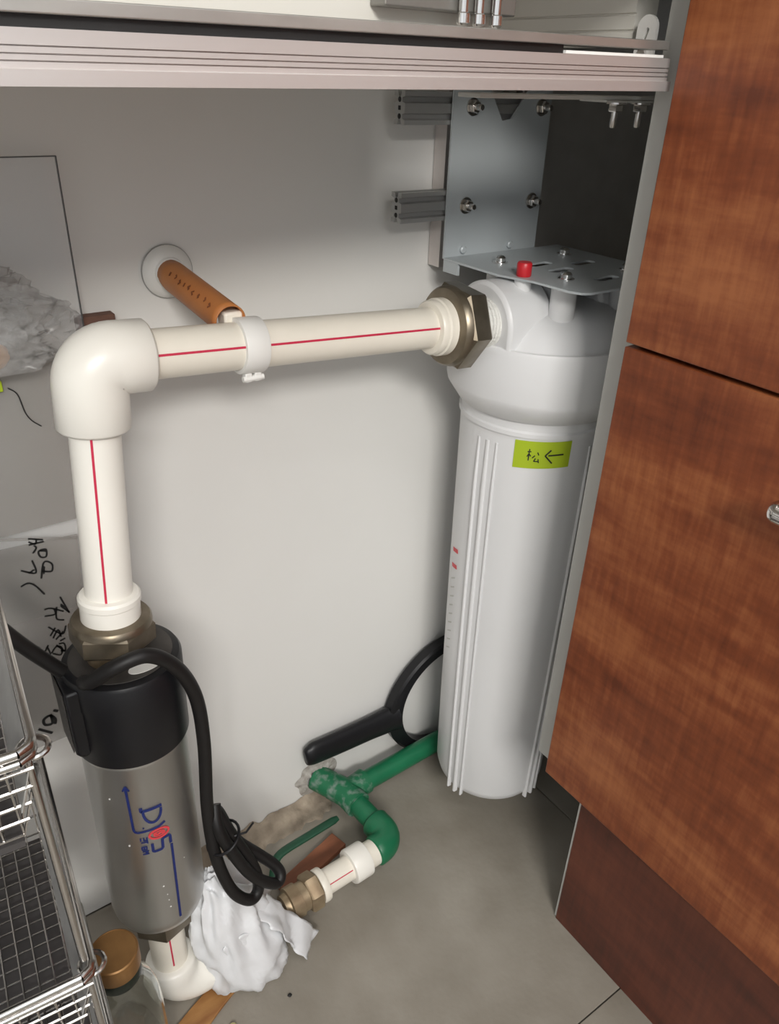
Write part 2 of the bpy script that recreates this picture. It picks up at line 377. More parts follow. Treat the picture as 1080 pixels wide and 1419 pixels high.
def drawer(z0, z1, hz):
    d = build(MB().box((0.530, -0.62, z0), (0.5505, 0.4020, z1)), 'drawer', 'wood', dc, bevel=0.0010)
    h = MB().tube([(0.5035, y_, hz) for y_ in (0.2330, 0.2327, 0.2315, 0.2290, 0.2255, 0.0220, 0.0190, 0.0170, 0.0160)], [0.0010, 0.0035, 0.0062, 0.0082, 0.0088, 0.0088, 0.0080, 0.0055, 0.0010], 24)
    for y in (0.19, 0.055): h.tube([(0.5035, y, hz), (0.5300, y, hz)], 0.005, 12)
    build(h, 'handle', 'chrome', d, label='chrome bar handle')
drawer(0.298, 0.8065, 0.739)
drawer(0.8100, 1.095, 1.03)

# ================================================================== FILTER ON ITS BRACKET
# aluminium frame against the wall
af = empty('mounting_frame', (0.60, 0.72, 0.80), 'aluminium slotted profile frame fixed to the wall behind the bracket', 'frame')
def tslot(a0, a1, w_, h_):   # section of a double slot profile, (y,z) list with grooves
    y0, y1 = -w_ / 2, w_ / 2; z0, z1 = -h_ / 2, h_ / 2; s = 0.0032; d = 0.0045
    p = []
    for zc in (z0 + h_ / 4, z0 + 3 * h_ / 4):
        p += [(y0, zc - s), (y0 + d, zc - s * 0.6), (y0 + d, zc + s * 0.6), (y0, zc + s)]
    p = [(y0, z0)] + p + [(y0, z1), (-s, z1), (-s * .6, z1 - d), (s * .6, z1 - d), (s, z1), (y1, z1)]
    for zc in (z1 - h_ / 4, z1 - 3 * h_ / 4):
        p += [(y1, zc + s), (y1 - d, zc + s * 0.6), (y1 - d, zc - s * 0.6), (y1, zc - s)]
    p += [(y1, z0), (s, z0), (s * .6, z0 + d), (-s * .6, z0 + d), (-s, z0)]
    return p
for zc in (0.9700, 0.8765):
    pr = build(MB().prism(tslot(0, 0, 0.018, 0.030), (0.505, 0.7035, zc), (0, 1, 0), (0, 0, 1), (0.195, 0, 0)), 'profile', 'alu_dk', af, ang=25)
    hl = MB()
    for dz in (-0.0075, 0.0075): hl.lathe((0.5048, 0.7035, zc + dz), (1, 0, 0), [(0.0026, 0), (0.0026, 0.0004)], 12)
    hl.box((0.5047, 0.7015, zc - 0.002), (0.5050, 0.7055, zc + 0.002))
    build(hl, 'end_hole', 'ink', pr)
for x0 in (0.577, 0.672):
    build(MB().prism([(0, 0), (0.022, 0), (0.022, 0.020), (0.013, 0.020), (0.0125, 0.0235), (0.0095, 0.0235), (0.009, 0.020), (0, 0.020)],
                 (x0, WY - 0.0015, 0.806), (1, 0, 0), (0, -1, 0), (0, 0, 0.200)), 'profile', 'alu', af, ang=25)
# L-shaped bracket
br = empty('filter_bracket', (0.64, 0.69, 0.82), 'grey L-shaped steel bracket carrying the white filter', 'bracket')
out_b = [(0.563, 0.8215), (0.703, 0.8215), (0.703, 0.992), (0.690, 0.995), (0.672, 0.9945), (0.645, 0.961), (0.632, 0.959), (0.608, 0.995), (0.563, 0.995)]
BOLTS = [(0.589, 0.972), (0.688, 0.972), (0.589, 0.876), (0.688, 0.876)]
holes_b = [slot(x, z, 0.006, 0.0035, 0.5) for x, z in BOLTS]
build(flat_plate(out_b, holes_b, 0.0022, lambda c: Vector((c.x, 0.6915 + c.z, c.y))), 'back_plate', 'plate', br)
out_s = [(0.563, 0.6900), (0.563, 0.600), (0.5755, 0.560), (0.578, 0.514), (0.583, 0.503), (0.592, 0.4985), (0.722, 0.4985), (0.735, 0.503), (0.742, 0.514), (0.742, 0.690)]
SCR = [(0.604, 0.642), (0.704, 0.642), (0.611, 0.550), (0.704, 0.550)]
holes_s = [slot(0.640, 0.617, 0.022, 0.0068, 0.1), slot(0.640, 0.585, 0.022, 0.0068, 0.1), slot(0.655, 0.535, 0.022, 0.0068, 0.1), slot(0.690, 0.600, 0.022, 0.0068, 0.1)]
build(flat_plate(out_s, holes_s, 0.0022, lambda c: Vector((c.x, c.y, 0.8215 + c.z))), 'shelf_plate', 'plate', br)
build(MB().box((0.563, 0.665, 0.808), (0.566, 0.690, 0.8203)), 'corner_tab', 'plate', br)
tb = MB().lathe((0.589, 0.6903, 0.8295), (0, -1, 0), [(0.004, 0), (0.0042, 0.003), (0.003, 0.004)], 14)
t0 = build(tb, 'rivet', 'plate', br); c = copy_of(t0, br, Vector((0.660, 0, 0)) + Vector((0, t0.location.y + 0.69, t0.location.z + 0.82)))
bb = MB().lathe((0.589, 0.6903, 0.972), (0, -1, 0), [(0.0085, 0), (0.0085, 0.0014)], 24)
bb.lathe((0.589, 0.6889, 0.972), (0, -1, 0), [(0.0062, 0), (0.0066, 0.0008), (0.0066, 0.005), (0.0056, 0.006)], 6)
bb.lathe((0.589, 0.6829, 0.972), (0, -1, 0), [(0.0032, 0), (0.0032, 0.007), (0.0026, 0.008)], 14)
b1 = build(bb, 'bolt', 'steel', br)
off = wloc(b1) - Vector((0.589, 0, 0.972))
for x, z in BOLTS[1:]: copy_of(b1, br, off + Vector((x, 0, z)))
sb = MB().lathe((0.604, 0.642, 0.8227), (0, 0, 1), [(0.0085, 0), (0.0085, 0.0013)], 24)
sb.lathe((0.604, 0.642, 0.824), (0, 0, 1), [(0.0058, 0), (0.0058, 0.004), (0.004, 0.006), (0.0008, 0.0068)], 18)
s1 = build(sb, 'screw', 'chrome', br); off = wloc(s1) - Vector((0.604, 0.642, 0))
for x, y in SCR[1:]: copy_of(s1, br, off + Vector((x, y, 0)))

# the filter housing
FX, FY = 0.645, 0.600
ft = empty('filter_housing', (FX, FY, 0.07), 'tall white water filter housing hanging from the steel bracket', 'water filter')
sump_prof = [(0.000, 0.060), (0.058, 0.060), (0.0710, 0.063), (0.0775, 0.070), (0.0808, 0.082), (0.0830, 0.20), (0.0857, 0.42), (0.0876, 0.618), (0.0881, 0.656), (0.0906, 0.6570), (0.0906, 0.662), (0.0884, 0.664), (0.0880, 0.690), (0.0, 0.690)]
sump = build(MB().lathe((FX, FY, 0), (0, 0, 1), sump_prof, 96), 'sump', 'filter', ft)
def r_at(z):
    for (r0, z0), (r1, z1) in zip(sump_prof, sump_prof[1:]):
        if z0 <= z <= z1 and z1 > z0: return r0 + (r1 - r0) * (z - z0) / (z1 - z0)
    return 0.08
def rib(angd, wdt, proud, z0, z1):
    a = math.radians(angd); mb = MB(); n = Vector((math.cos(a), math.sin(a), 0)); t = Vector((-n.y, n.x, 0))
    vs = []; fs = []; zz = [z0 + (z1 - z0) * k / 10 for k in range(11)]
    for k, z in enumerate(zz):
        rr = r_at(max(z, 0.084)); p = proud * (0.3 if k in (10,) else 1)
        for u, q in ((-1, -0.003), (-0.75, p * 0.55), (-0.4, p), (0.4, p), (0.75, p * 0.55), (1, -0.003)):
            vs.append(Vector((FX, FY, z)) + n * (rr + q) + t * (u * wdt / 2))
    for k in range(10):
        for j in range(5):
            a_ = k * 6 + j; fs.append((a_, a_ + 1, a_ + 7, a_ + 6))
        fs.append((k * 6 + 5, k * 6, k * 6 + 6, k * 6 + 11))
    fs += [tuple(range(6)), tuple(reversed(range(60, 66)))]
    return mb.add(vs, fs)
for base in (-178.5, -88.5, 1.5, 91.5):
    for d, w_, p in ((0, 0.0046, 0.0028), (8.5, 0.0065, 0.0028), (16.5, 0.0040, 0.0022)):
        build(rib(base + d, w_, p, 0.064, 0.643), 'rib', 'filter', sump, ang=60)
head_prof = [(0.0, 0.674), (0.0900, 0.674), (0.0940, 0.6760), (0.1070, 0.695), (0.1085, 0.701), (0.1085, 0.7515), (0.1070, 0.7562), (0.1045, 0.757), (0.1010, 0.7555),
             (0.0990, 0.7575), (0.091, 0.768), (0.078, 0.780), (0.058, 0.788), (0.03, 0.791), (0.0, 0.792)]
head = build(MB().lathe((FX, FY, 0), (0, 0, 1), head_prof, 96), 'head', 'filter', ft)
PD = Vector((-0.386, 0.005, 0.026)).normalized()
for sgn in (-1, 1):
    mb = MB(); W = 0.0450; xo = FX + sgn * 0.099; n = 24
    poly = [(-W, -0.030)] + [(-W * math.cos(PI * k / n), W * math.sin(PI * k / n)) for k in range(n + 1)] + [(W, -0.030)]
    mb.prism(poly, (xo, FY, 0.7725), (0, 1, 0), (0, 0, 1), (-sgn * 0.062, 0, 0))
    build(mb, 'port_boss', 'filter', head, bevel=0.004)
for x, y in SCR:
    build(MB().lathe((x, y, 0.745), (0, 0, 1), [(0.0095, 0), (0.0115, 0.008), (0.0135, 0.030), (0.0135, 0.0751)], 28), 'mounting_post', 'filter', head)
build(MB().lathe((0.640, 0.598, 0.780), (0, 0, 1), [(0.030, 0), (0.030, 0.030), (0.027, 0.034)], 24), 'centre_boss', 'filter', head)
build(MB().lathe((0.5820, 0.5820, 0.8227), (0, 0, 1), [(0.0072, 0), (0.0078, 0.001), (0.0078, 0.0125), (0.0068, 0.014)], 28), 'vent_button', 'redcap', head, label='red pressure release button')
build(MB().lathe((0.5820, 0.5820, 0.800), (0, 0, 1), [(0.009, 0), (0.009, 0.0202)], 24), 'vent_collar', 'filter', head)
# lime sticker with handwriting, wrapped on the sump
def cyl(angd, z, dr):
    a = math.radians(angd); n = Vector((math.cos(a), math.sin(a), 0))
    return Vector((FX, FY, z)) + n * (r_at(z) + dr), n
def sticker():
    mb = MB(); vs = []; fs = []; n = 14
    for i in range(n + 1):
        t = i / n; ad = -148.0 + 41.0 * t
        zt = 0.6530 + 0.0015 * t; zb = 0.6195 + 0.0035 * t
        for z in (zt, zb):
            for dr in (0.0003, 0.0009): vs.append(cyl(ad, z, dr)[0])
    for i in range(n):
        a = 4 * i; b = a + 4
        fs += [(a + 1, b + 1, b + 3, a + 3), (a, a + 2, b + 2, b), (a, b, b + 1, a + 1), (a + 2, a + 3, b + 3, b + 2)]
    fs += [(0, 1, 3, 2), (4 * n, 4 * n + 2, 4 * n + 3, 4 * n + 1)]
    return mb.add(vs, fs)
st = build(sticker(), 'sticker', 'lime', sump, label='lime green handwritten sticker', ang=60)
def on_sticker(u, v): return cyl(-148.0 + 41.0 * u, 0.6210 + 0.0335 * v, 0.0011)
strokes = [[(0.87, .54), (0.60, .50)], [(0.64, .70), (0.545, .49)], [(0.545, .49), (0.68, .22)],
           [(.235, .60), (.30, .61)], [(.268, .70), (.262, .28)], [(.262, .52), (.235, .42)], [(.268, .52), (.30, .44)],
           [(.37, .48), (.325, .38)], [(.41, .60), (.435, .50)], [(.385, .38), (.36, .27), (.43, .27)], [(.43, .36), (.445, .22)]]
mb = MB()
for k, s in enumerate(strokes):
    pp = []
    for (a, b), (c_, d) in zip(s, s[1:]):
        pp += [(a + (c_ - a) * t / 5, b + (d - b) * t / 5) for t in range(6)]
    q = [on_sticker(*p) for p in pp]
    mb.ribbon([p for p, n in q], [n for p, n in q], 0.0016 if k < 3 else 0.0012)
build(mb, 'handwriting', 'ink', st)['kind'] = 'stuff'
# two red printed dashes and faint print at the left side of the sump
mb = MB()
for z in (0.472, 0.448):
    q = [cyl(166 - 10 * t, z + 0.0 - 0.004 * t, 0.0003) for t in [k / 4 for k in range(5)]]
    mb.ribbon([p for p, n in q], [n for p, n in q], 0.0055)
build(mb, 'red_print', 'pink', sump)
mb = MB()
for k in range(9):
    z = 0.43 - 0.0145 * k
    q = [cyl(164 - 5 * t, z - 0.005 * (t % 2), 0.0003) for t in (0, .5, 1, 1.5)]
    mb.ribbon([p for p, n in q], [n for p, n in q], 0.0018)
build(mb, 'grey_print', 'edge', sump)

# ================================================================== CREAM PIPE RUN (filter -> elbow -> pump)
EL = Vector((0.144, 0.600, 0.800)); PT = Vector((0.553, 0.595, 0.7755)); PB = Vector((0.126, 0.590, 0.586))
hd = (PT - EL).normalized(); vd = (PB - EL).normalized()
def toward_cam(P, d):
    n = (CAM - P); n = (n - d * n.dot(d)).normalized(); return n
pr = empty('supply_pipe', EL, 'cream plastic pipe run with red stripe from filter elbow down to pump', 'pipe')
PR = 0.0202
ph = build(MB().tube([EL + hd * 0.03, EL + hd * 0.345], PR, 40), 'pipe', 'ppr', pr)
mb = MB(); N_ = toward_cam(EL + hd * 0.2, hd); side = N_.cross(hd)
def stripe(a, b, d, r, wdt, rot):
    mb = MB(); n = toward_cam((a + b) / 2, d); n = (Matrix.Rotation(rot, 3, d) @ n)
    p = [a + (b - a) * t / 12 + n * (r + 0.0001) for t in range(13)]
    return mb.ribbon(p, n, wdt)
build(stripe(EL + hd * 0.047, EL + hd * 0.328, hd, PR, 0.0019, 0.08), 'stripe', 'red', ph)
pv = build(MB().tube([EL + vd * 0.03, EL + vd * 0.222], PR, 40), 'pipe', 'ppr_w', pr)
build(stripe(EL + vd * 0.05, EL + vd * 0.212, vd, PR, 0.0019, 0.15), 'stripe', 'red', pv)
# elbow with two sockets
R_ = 0.019; ER = 0.0288; pts = []; rs = []
pts += [EL + hd * 0.0470, EL + hd * 0.0465, EL + hd * 0.044, EL + hd * R_]; rs += [0.0205, 0.0262, ER, ER]
cen = EL + hd * R_ + vd * R_
for k in range(1, 12):
    a = PI / 2 * k / 12
    pts.append(cen - vd * R_ * math.cos(a) - hd * R_ * math.sin(a)); rs.append(ER * 1.0)
pts += [EL + vd * R_, EL + vd * 0.053, EL + vd * 0.0555, EL + vd * 0.056]; rs += [ER, ER, 0.0262, 0.0205]
el = build(MB().tube(pts, rs, 48, ref=(0, -1, 0)), 'elbow', 'ppr_w', pr, ang=60)
# union at the filter
def ring(mb, P, d, prof, seg=48): return mb.lathe(P, d, prof, seg)
U0 = EL + hd * 0.328
build(ring(MB(), U0, hd, [(0.0203, 0), (0.0255, 0.001), (0.0270, 0.003), (0.0270, 0.008), (0.0285, 0.0095), (0.0285, 0.020), (0.029, 0.021), (0.029, 0.034)]), 'collar', 'ppr', pr)
nut = MB()
nut.lathe(U0 + hd * 0.018, hd, [(0.0292, 0), (0.0375, 0.0015), (0.0395, 0.004), (0.0405, 0.0085)], 48)
nut.lathe(U0 + hd * 0.0265, hd, [(0.0410, 0), (0.0440, 0.003), (0.0440, 0.021), (0.0405, 0.025), (0.027, 0.0252)], 6, start=0.35)
build(nut, 'union_nut', 'brass', pr, label='tarnished hexagonal union nut at the filter')
thr = [(0.0262 + (0.0009 if k % 2 else 0), 0.0515 + 0.0022 * k) for k in range(12)]
build(ring(MB(), U0, hd, thr), 'threaded_nipple', 'ptfe', pr)
# union above the pump
PA = Vector((0.127, 0.588, 0.527)); PE = Vector((0.118, 0.572, 0.136)); pd = (PE - PA).normalized()
U1 = EL + vd * 0.206
build(ring(MB(), U1, vd, [(0.0203, 0), (0.0250, 0.0008), (0.0268, 0.003), (0.0268, 0.008), (0.0258, 0.009), (0.0258, 0.030)]), 'collar', 'ppr_w', pr)
nut = MB()
nut.lathe(U1 + vd * 0.024, vd, [(0.0262, 0), (0.0335, 0.001), (0.0350, 0.003), (0.0355, 0.007)], 48)
nut.lathe(U1 + vd * 0.031, vd, [(0.0350, 0), (0.0378, 0.0025), (0.0378, 0.018), (0.035, 0.021), (0.02, 0.0215)], 6, start=0.2)
build(nut, 'union_nut', 'brass', pr, label='tarnished hexagonal union nut above the pump')
build(ring(MB(), U1 + vd * 0.052, vd, [(0.024, 0), (0.024, 0.030)]), 'threaded_nipple', 'brass2', pr)

# ------------------------------------------------------------------ wall strut and clamp
CL = EL + hd * 0.1335
su = empty('pipe_support', (0.262, WY, 0.828), 'orange-brown pipe strut from wall rosette to white pipe clamp', 'pipe support')
wf = Vector((0.262, WY - 0.0008, 0.8285))
fl_m = MB().lathe(wf, (0, -1, 0), [(0.0235, 0), (0.0245, 0.002), (0.0230, 0.005), (0.0185, 0.0075), (0.0150, 0.009), (0.0140, 0.0115), (0.0110, 0.0118)], 48)
ro = build(fl_m, 'wall_rosette', 'white', su)
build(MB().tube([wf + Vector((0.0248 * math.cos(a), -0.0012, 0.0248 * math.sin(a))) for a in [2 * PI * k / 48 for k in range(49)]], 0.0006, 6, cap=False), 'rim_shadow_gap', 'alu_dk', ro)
CT = CL + Vector((-0.012, 0.016, 0.022))
sd = (CT - wf).normalized()
build(MB().tube([wf + Vector((0.001, -0.004, 0)), wf + Vector((0.001, -0.0045, 0)) + sd * 0.028], 0.0110, 20), 'inner_rod', 'ppr_w', su)
# split orange sleeve: C-shaped open tube
vs = []; fs = []; u = sd.cross(Vector((0, 0, 1))).normalized(); v = u.cross(sd); n1, n2 = 20, 14
for i in range(n2 + 1):
    t = i / n2; cut = 0.35 if i == 0 else 0.0
    P = wf + sd * (0.012 + 0.121 * t)
    for k in range(n1 + 1):
        a = math.radians(-58 + 296 * k / n1)
        e = sd * (-0.008 * math.sin(a * 1.7) if i == 0 else 0)
        vs.append(P + e + (u * math.cos(a) + v * math.sin(a)) * 0.0142)
for i in range(n2):
    for k in range(n1): a = i * (n1 + 1) + k; fs.append((a, a + 1, a + n1 + 2, a + n1 + 1))
sl = build(MB().add(vs, fs), 'sleeve', 'orange', su, ang=60)
so = sl.modifiers.new('thickness', 'SOLIDIFY'); so.thickness = 0.0012
mb = MB(); n_ = toward_cam(wf + sd * 0.07, sd); tdir = n_.cross(sd)
for k in range(9):
    P = wf + sd * (0.034 + 0.010 * k) + n_ * 0.0145 + tdir * 0.001 * math.sin(k * 2.1)
    mb.ribbon([P - tdir * 0.0018 + sd * 0.001, P + sd * 0.003 * math.sin(k), P + tdir * 0.0018], n_, 0.0016 if k % 2 else 0.0022)
build(mb, 'worn_print', 'ink_faint', sl)
# clamp ring
cp = build(ring(MB(), CL - hd * 0.011, hd, [(0.0204, 0), (0.0236, 0.0003), (0.0240, 0.0012), (0.0240, 0.0208), (0.0236, 0.0217), (0.0204, 0.022)]), 'clamp', 'white', su)
dn = Vector((0, -0.25, -1)).normalized()
build(MB().box(CL + dn * 0.0265 + Vector((-0.0085, -0.004, -0.004)), CL + dn * 0.0265 + Vector((-0.002, 0.004, 0.004)))
      .box(CL + dn * 0.0265 + Vector((0.0005, -0.004, -0.004)), CL + dn * 0.0265 + Vector((0.007, 0.004, 0.004))), 'clamp_ear', 'white', cp, bevel=0.001)
build(MB().tube([CL + dn * 0.0275 + Vector((-0.0105, -0.002, 0)), CL + dn * 0.0275 + Vector((0.009, -0.002, 0))], 0.0026, 12), 'clamp_screw', 'white', cp)
build(MB().box(CL + Vector((-0.016, 0.008, 0.0125)), CL + Vector((0.001, 0.024, 0.0275))), 'clamp_saddle', 'ppr', cp, bevel=0.002)

# ================================================================== PUMP
pu = empty('booster_pump', PE, 'silver inline booster pump with black terminal cap and blue logo', 'pump')
body = build(MB().lathe(PA, pd, [(0.0500, 0.092), (0.0505, 0.0935), (0.0508, 0.097), (0.0500, 0.0985), (0.0500, 0.318), (0.0488, 0.328), (0.0455, 0.337), (0.038, 0.342), (0.01, 0.343)], 80), 'motor_body', 'pump', pu)
cap = build(MB().lathe(PA, pd, [(0.012, 0.0), (0.0475, 0.0), (0.0520, 0.0015), (0.0540, 0.005), (0.0540, 0.030), (0.0532, 0.0305), (0.0532, 0.0905), (0.0522, 0.0925), (0.02, 0.093)], 80), 'terminal_cap', 'black', pu)
build(MB().lathe(PA - pd * 0.0004, -pd, [(0.046, 0), (0.046, 0.001), (0.040, 0.0016), (0.012, 0.0018)], 64), 'cap_top', 'black_dusty', cap)
# oval white sticker on the cap top, front half
qv = []; tn = -pd; tx = Vector((1, 0, 0)); tx = (tx - tn * tx.dot(tn)).normalized(); ty = tn.cross(tx)
sc_ = PA + tn * 0.0024 + tx * 0.012 - ty * 0.0335
ovl = [(0.0165 * math.cos(2 * PI * k / 32), 0.0080 * math.sin(2 * PI * k / 32)) for k in range(32)]
build(MB().prism([(a * math.cos(.15) - b * math.sin(.15), a * math.sin(.15) + b * math.cos(.15)) for a, b in ovl], sc_, tx, ty, tn * 0.0005), 'cap_sticker', 'white', cap, label='oval white sticker')
# terminal box on the left
tbx = MB(); c0 = PA + pd * 0.004
tbx.prism([(-0.0585, 0.000), (-0.040, 0.000), (-0.040, 0.074), (-0.054, 0.074), (-0.0575, 0.069)], c0 + Vector((0, -0.026, 0)), (1, 0, 0), pd, (0, 0.042, 0))
build(tbx, 'terminal_box', 'black', pu, bevel=0.0025)
build(MB().prism([(-0.0600, 0.001), (-0.0590, 0.001), (-0.0580, 0.066), (-0.0590, 0.068)], c0 + Vector((0, -0.022, 0)), (1, 0, 0), pd, (0, 0.034, 0)), 'box_lid', 'black_dusty', pu)
build(MB().lathe(PA + tn * 0.0018 + tx * -0.022 - ty * 0.024, tn, [(0.0035, 0), (0.0035, 0.0012)], 16), 'cap_screw', 'black_dusty', cap)
build(MB().lathe(PA + tn * 0.0018 + tx * 0.030 + ty * 0.010, tn, [(0.0035, 0), (0.0035, 0.0012)], 16), 'cap_screw', 'black_dusty', cap)
# bottom nut
nut = MB().lathe(PA + pd * 0.343, pd, [(0.030, 0), (0.0335, 0.003), (0.0335, 0.030), (0.0305, 0.034), (0.02, 0.0342)], 6, start=0.5)
build(nut, 'bottom_nut', 'brass', pu, label='grey metal hexagonal nut below the motor')
# print on the body: map (u across, s along) to the surface facing the camera
fdir = Vector((-0.2, -0.979, 0)); fdir = (fdir - pd * fdir.dot(pd)).normalized(); sdir = fdir.cross(pd)
if sdir.x < 0: sdir = -sdir
def on_pump(u_, s_):
    a = u_ / 0.05; n = fdir * math.cos(a) + sdir * math.sin(a)
    return PA + pd * s_ + n * 0.0502, n
def pump_stroke(mb, pts, wdt, n=8):
    pp = []
    for (a, b), (c_, d) in zip(pts, pts[1:]):
        pp += [(a + (c_ - a) * t / n, b + (d - b) * t / n) for t in range(n)]
    pp.append(pts[-1]); q = [on_pump(*p) for p in pp]
    return mb.ribbon([p for p, m_ in q], [m_ for p, m_ in q], wdt)
def arc(cu, cs, ru, rs_, a0, a1, n=14): return [(cu + ru * math.cos(math.radians(a0 + (a1 - a0) * k / n)), cs + rs_ * math.sin(math.radians(a0 + (a1 - a0) * k / n))) for k in range(n + 1)]
bl = MB()
US = 0.003      # whole logo shift
pump_stroke(bl, [(US - .0195, .120), (US - .0185, .173)] + arc(US - .0145, .173, .004, .0055, 180, 90, 6)[1:] + [(US - .004, .178), (US + .006, .1765), (US + .0115, .1735)], 0.0023, 3)
pump_stroke(bl, [(US - .0225, .1225), (US - .0196, .1165)], .0016); pump_stroke(bl, [(US - .0165, .1225), (US - .0194, .1165)], .0016); pump_stroke(bl, [(US - .0195, .117), (US - .0195, .124)], .0026)
pump_stroke(bl, [(US - .009, .1465), (US - .0090, .1515), (US + .0105, .1505)], .0032)              # stem of the first letter
pump_stroke(bl, arc(US + .001, .1535, .0085, .0155, 0, 180), .0025, 2)
pump_stroke(bl, [(US - .0100, .1735), (US - .0085, .1735)], .0018)
pump_stroke(bl, [(US + .0145, .206), (US + .0145, .196), (US + .0135, .1945), (US + .008, .1945), (US + .0065, .196), (US + .0060, .207), (US + .0045, .2085), (US - .002, .2085), (US - .0035, .207), (US - .0035, .197)], .0028, 3)
pump_stroke(bl, [(US + .0150, .208), (US + .0135, .318)], .0024)
# small lettering
for k, g in enumerate([[[(0, 0), (0, 3)], [(2, 0), (2, 3), (4, 3), (4, 0)]], [[(0, 0), (4, 0)], [(4, -1.5), (4, 1.5)]], [[(0, 0), (3, 0), (3, 3), (0, 3), (0, 0)], [(1.5, 0), (1.5, 3)]], [[(0, 0), (4, 0), (2, 1.5), (4, 3), (0, 3)]]]):
    for s in g: pump_stroke(bl, [(US - .0135 + a * .0015, .1865 + k * .0062 + b * .0013) for a, b in s], .0014, 3)
build(bl, 'blue_logo', 'blue', body, label='blue printed logo with arrow')
rd = MB()
for rr in (0.95, 0.50): pump_stroke(rd, arc(US + .0045, .1860, .0100 * rr, .0062 * rr, 0, 360, 22), .0022 if rr > .9 else .0014, 1)
pump_stroke(rd, [(US - .001, .1835), (US + .003, .1870), (US + .006, .1850), (US + .010, .1885)], .0022, 3)
build(rd, 'red_logo', 'pink', body, label='red swirl of the logo')
sp = MB()
for u_, s_, r_ in ((-.022, .196, .0011), (.004, .262, .0009), (.008, .296, .0009), (.0065, .276, .0006), (.0072, .285, .0006), (-.034, .135, .0009), (.03, .24, .0006)):
    P, n = on_pump(u_, s_); sp.lathe(P - n * 0.0003, n, [(r_, 0), (r_, 0.0003)], 10)
build(sp, 'paint_speck', 'white', body)['kind'] = 'stuff'

# inlet elbow under the pump
ip = empty('inlet_elbow_pipe', (0.117, 0.567, 0.0), 'cream elbow and short pipe on the floor under the silver pump', 'pipe')
Q0 = PA + pd * 0.372; Q1 = Vector((0.1170, 0.5670, 0.034)); qd = (Q1 - Q0).normalized()
pq = build(MB().tube([Q0, Q1 - qd * 0.03], 0.0205, 40), 'pipe', 'ppr', ip)
build(stripe(Q0 + qd * 0.012, Q0 + qd * 0.062, qd, 0.0205, 0.0018, -0.1), 'stripe', 'red', pq)
ed = Vector((1, 0.03, 0)).normalized(); R2 = 0.031; ER2 = 0.0290
pts = [Q1 - qd * 0.0500, Q1 - qd * 0.0496, Q1 - qd * 0.047, Q1 - qd * R2]; rs = [0.0206, 0.0270, ER2, ER2]
cen = Q1 - qd * R2 + ed * R2
for k in range(1, 12):
    a = PI / 2 * k / 12; pts.append(cen + qd * R2 * math.sin(a) - ed * R2 * math.cos(a)); rs.append(ER2)
pts += [Q1 + ed * R2, Q1 + ed * 0.050, Q1 + ed * 0.0525, Q1 + ed * 0.053]; rs += [ER2, ER2, 0.0265, 0.0170]
build(MB().tube(pts, rs, 44, ref=(0, -1, 0)), 'elbow', 'ppr_w', ip, ang=60)
build(MB().tube([Q1 + ed * 0.045, (0.2600, 0.5745, 0.0365)], 0.0165, 28), 'pipe', 'ppr', ip)

# ================================================================== GREEN FLOOR PIPE
gp = empty('green_pipe', (0.44, 0.66, 0.0), 'green plastic pipe tee on the floor with cream union leading to the pump', 'pipe')
TE = Vector((0.438, 0.686, 0.041)); GE = Vector((0.4475, 0.5815, 0.040)); WS = Vector((0.412, WY - 0.001, 0.046))
build(MB().tube([WS, TE], [0.0200, 0.0200], 30), 'wall_stub', 'green_dusty', gp)
mb = MB().tube([TE + (WS - TE).normalized() * 0.026, TE, TE + (GE - TE).normalized() * 0.028], [0.0205, 0.0212, 0.0205], 32)
mb.tube([TE, TE + Vector((0.036, 0.004, 0.002))], [0.0195, 0.0195], 28)
build(mb, 'tee', 'green_dusty', gp, ang=60)
build(MB().tube([TE + Vector((0.02, 0.003, 0.001)), (0.60, 0.6920, 0.0440), (0.90, 0.6930, 0.0440)], 0.0155, 26), 'pipe', 'green', gp)
build(MB().tube([TE, GE], 0.0158, 26), 'pipe', 'green', gp)
g1 = (GE - TE).normalized(); g2 = Vector((-1, -0.075, 0)).normalized(); R3 = 0.022; ER3 = 0.0215
pts = [GE - g1 * 0.0405, GE - g1 * 0.040, GE - g1 * 0.038, GE - g1 * R3]; rs = [0.0160, 0.0200, ER3, ER3]
cen = GE - g1 * R3 + g2 * R3
for k in range(1, 10):
    a = PI / 2 * k / 10; pts.append(cen + g1 * R3 * math.sin(a) - g2 * R3 * math.cos(a)); rs.append(ER3)
pts += [GE + g2 * R3, GE + g2 * 0.030, GE + g2 * 0.032, GE + g2 * 0.0325]; rs += [ER3, ER3, 0.0200, 0.0165]
build(MB().tube(pts, rs, 36, ref=(0, 0, 1)), 'elbow', 'green', gp, ang=60)
g3 = Vector((-1, -0.03, 0)).normalized(); S0 = GE + g2 * 0.030
build(MB().lathe(S0, g3, [(0.0185, 0), (0.0185, 0.018), (0.0180, 0.0185)], 36), 'sleeve', 'ppr', gp)
build(MB().lathe(S0 + g3 * 0.0165, g3, [(0.0190, 0), (0.0240, 0.001), (0.0245, 0.003), (0.0245, 0.026), (0.0235, 0.028), (0.0165, 0.0285)], 40), 'socket', 'ppr_w', gp)
ps = build(MB().tube([S0 + g3 * 0.044, S0 + g3 * 0.094], 0.0172, 32), 'pipe', 'ppr', gp)
build(stripe(S0 + g3 * 0.047, S0 + g3 * 0.084, g3, 0.0172, 0.0012, -0.35), 'stripe', 'red', ps)
build(MB().lathe(S0 + g3 * 0.085, g3, [(0.0175, 0), (0.0225, 0.001), (0.0232, 0.003), (0.0232, 0.009), (0.0222, 0.011)], 40), 'collar', 'ppr', gp)
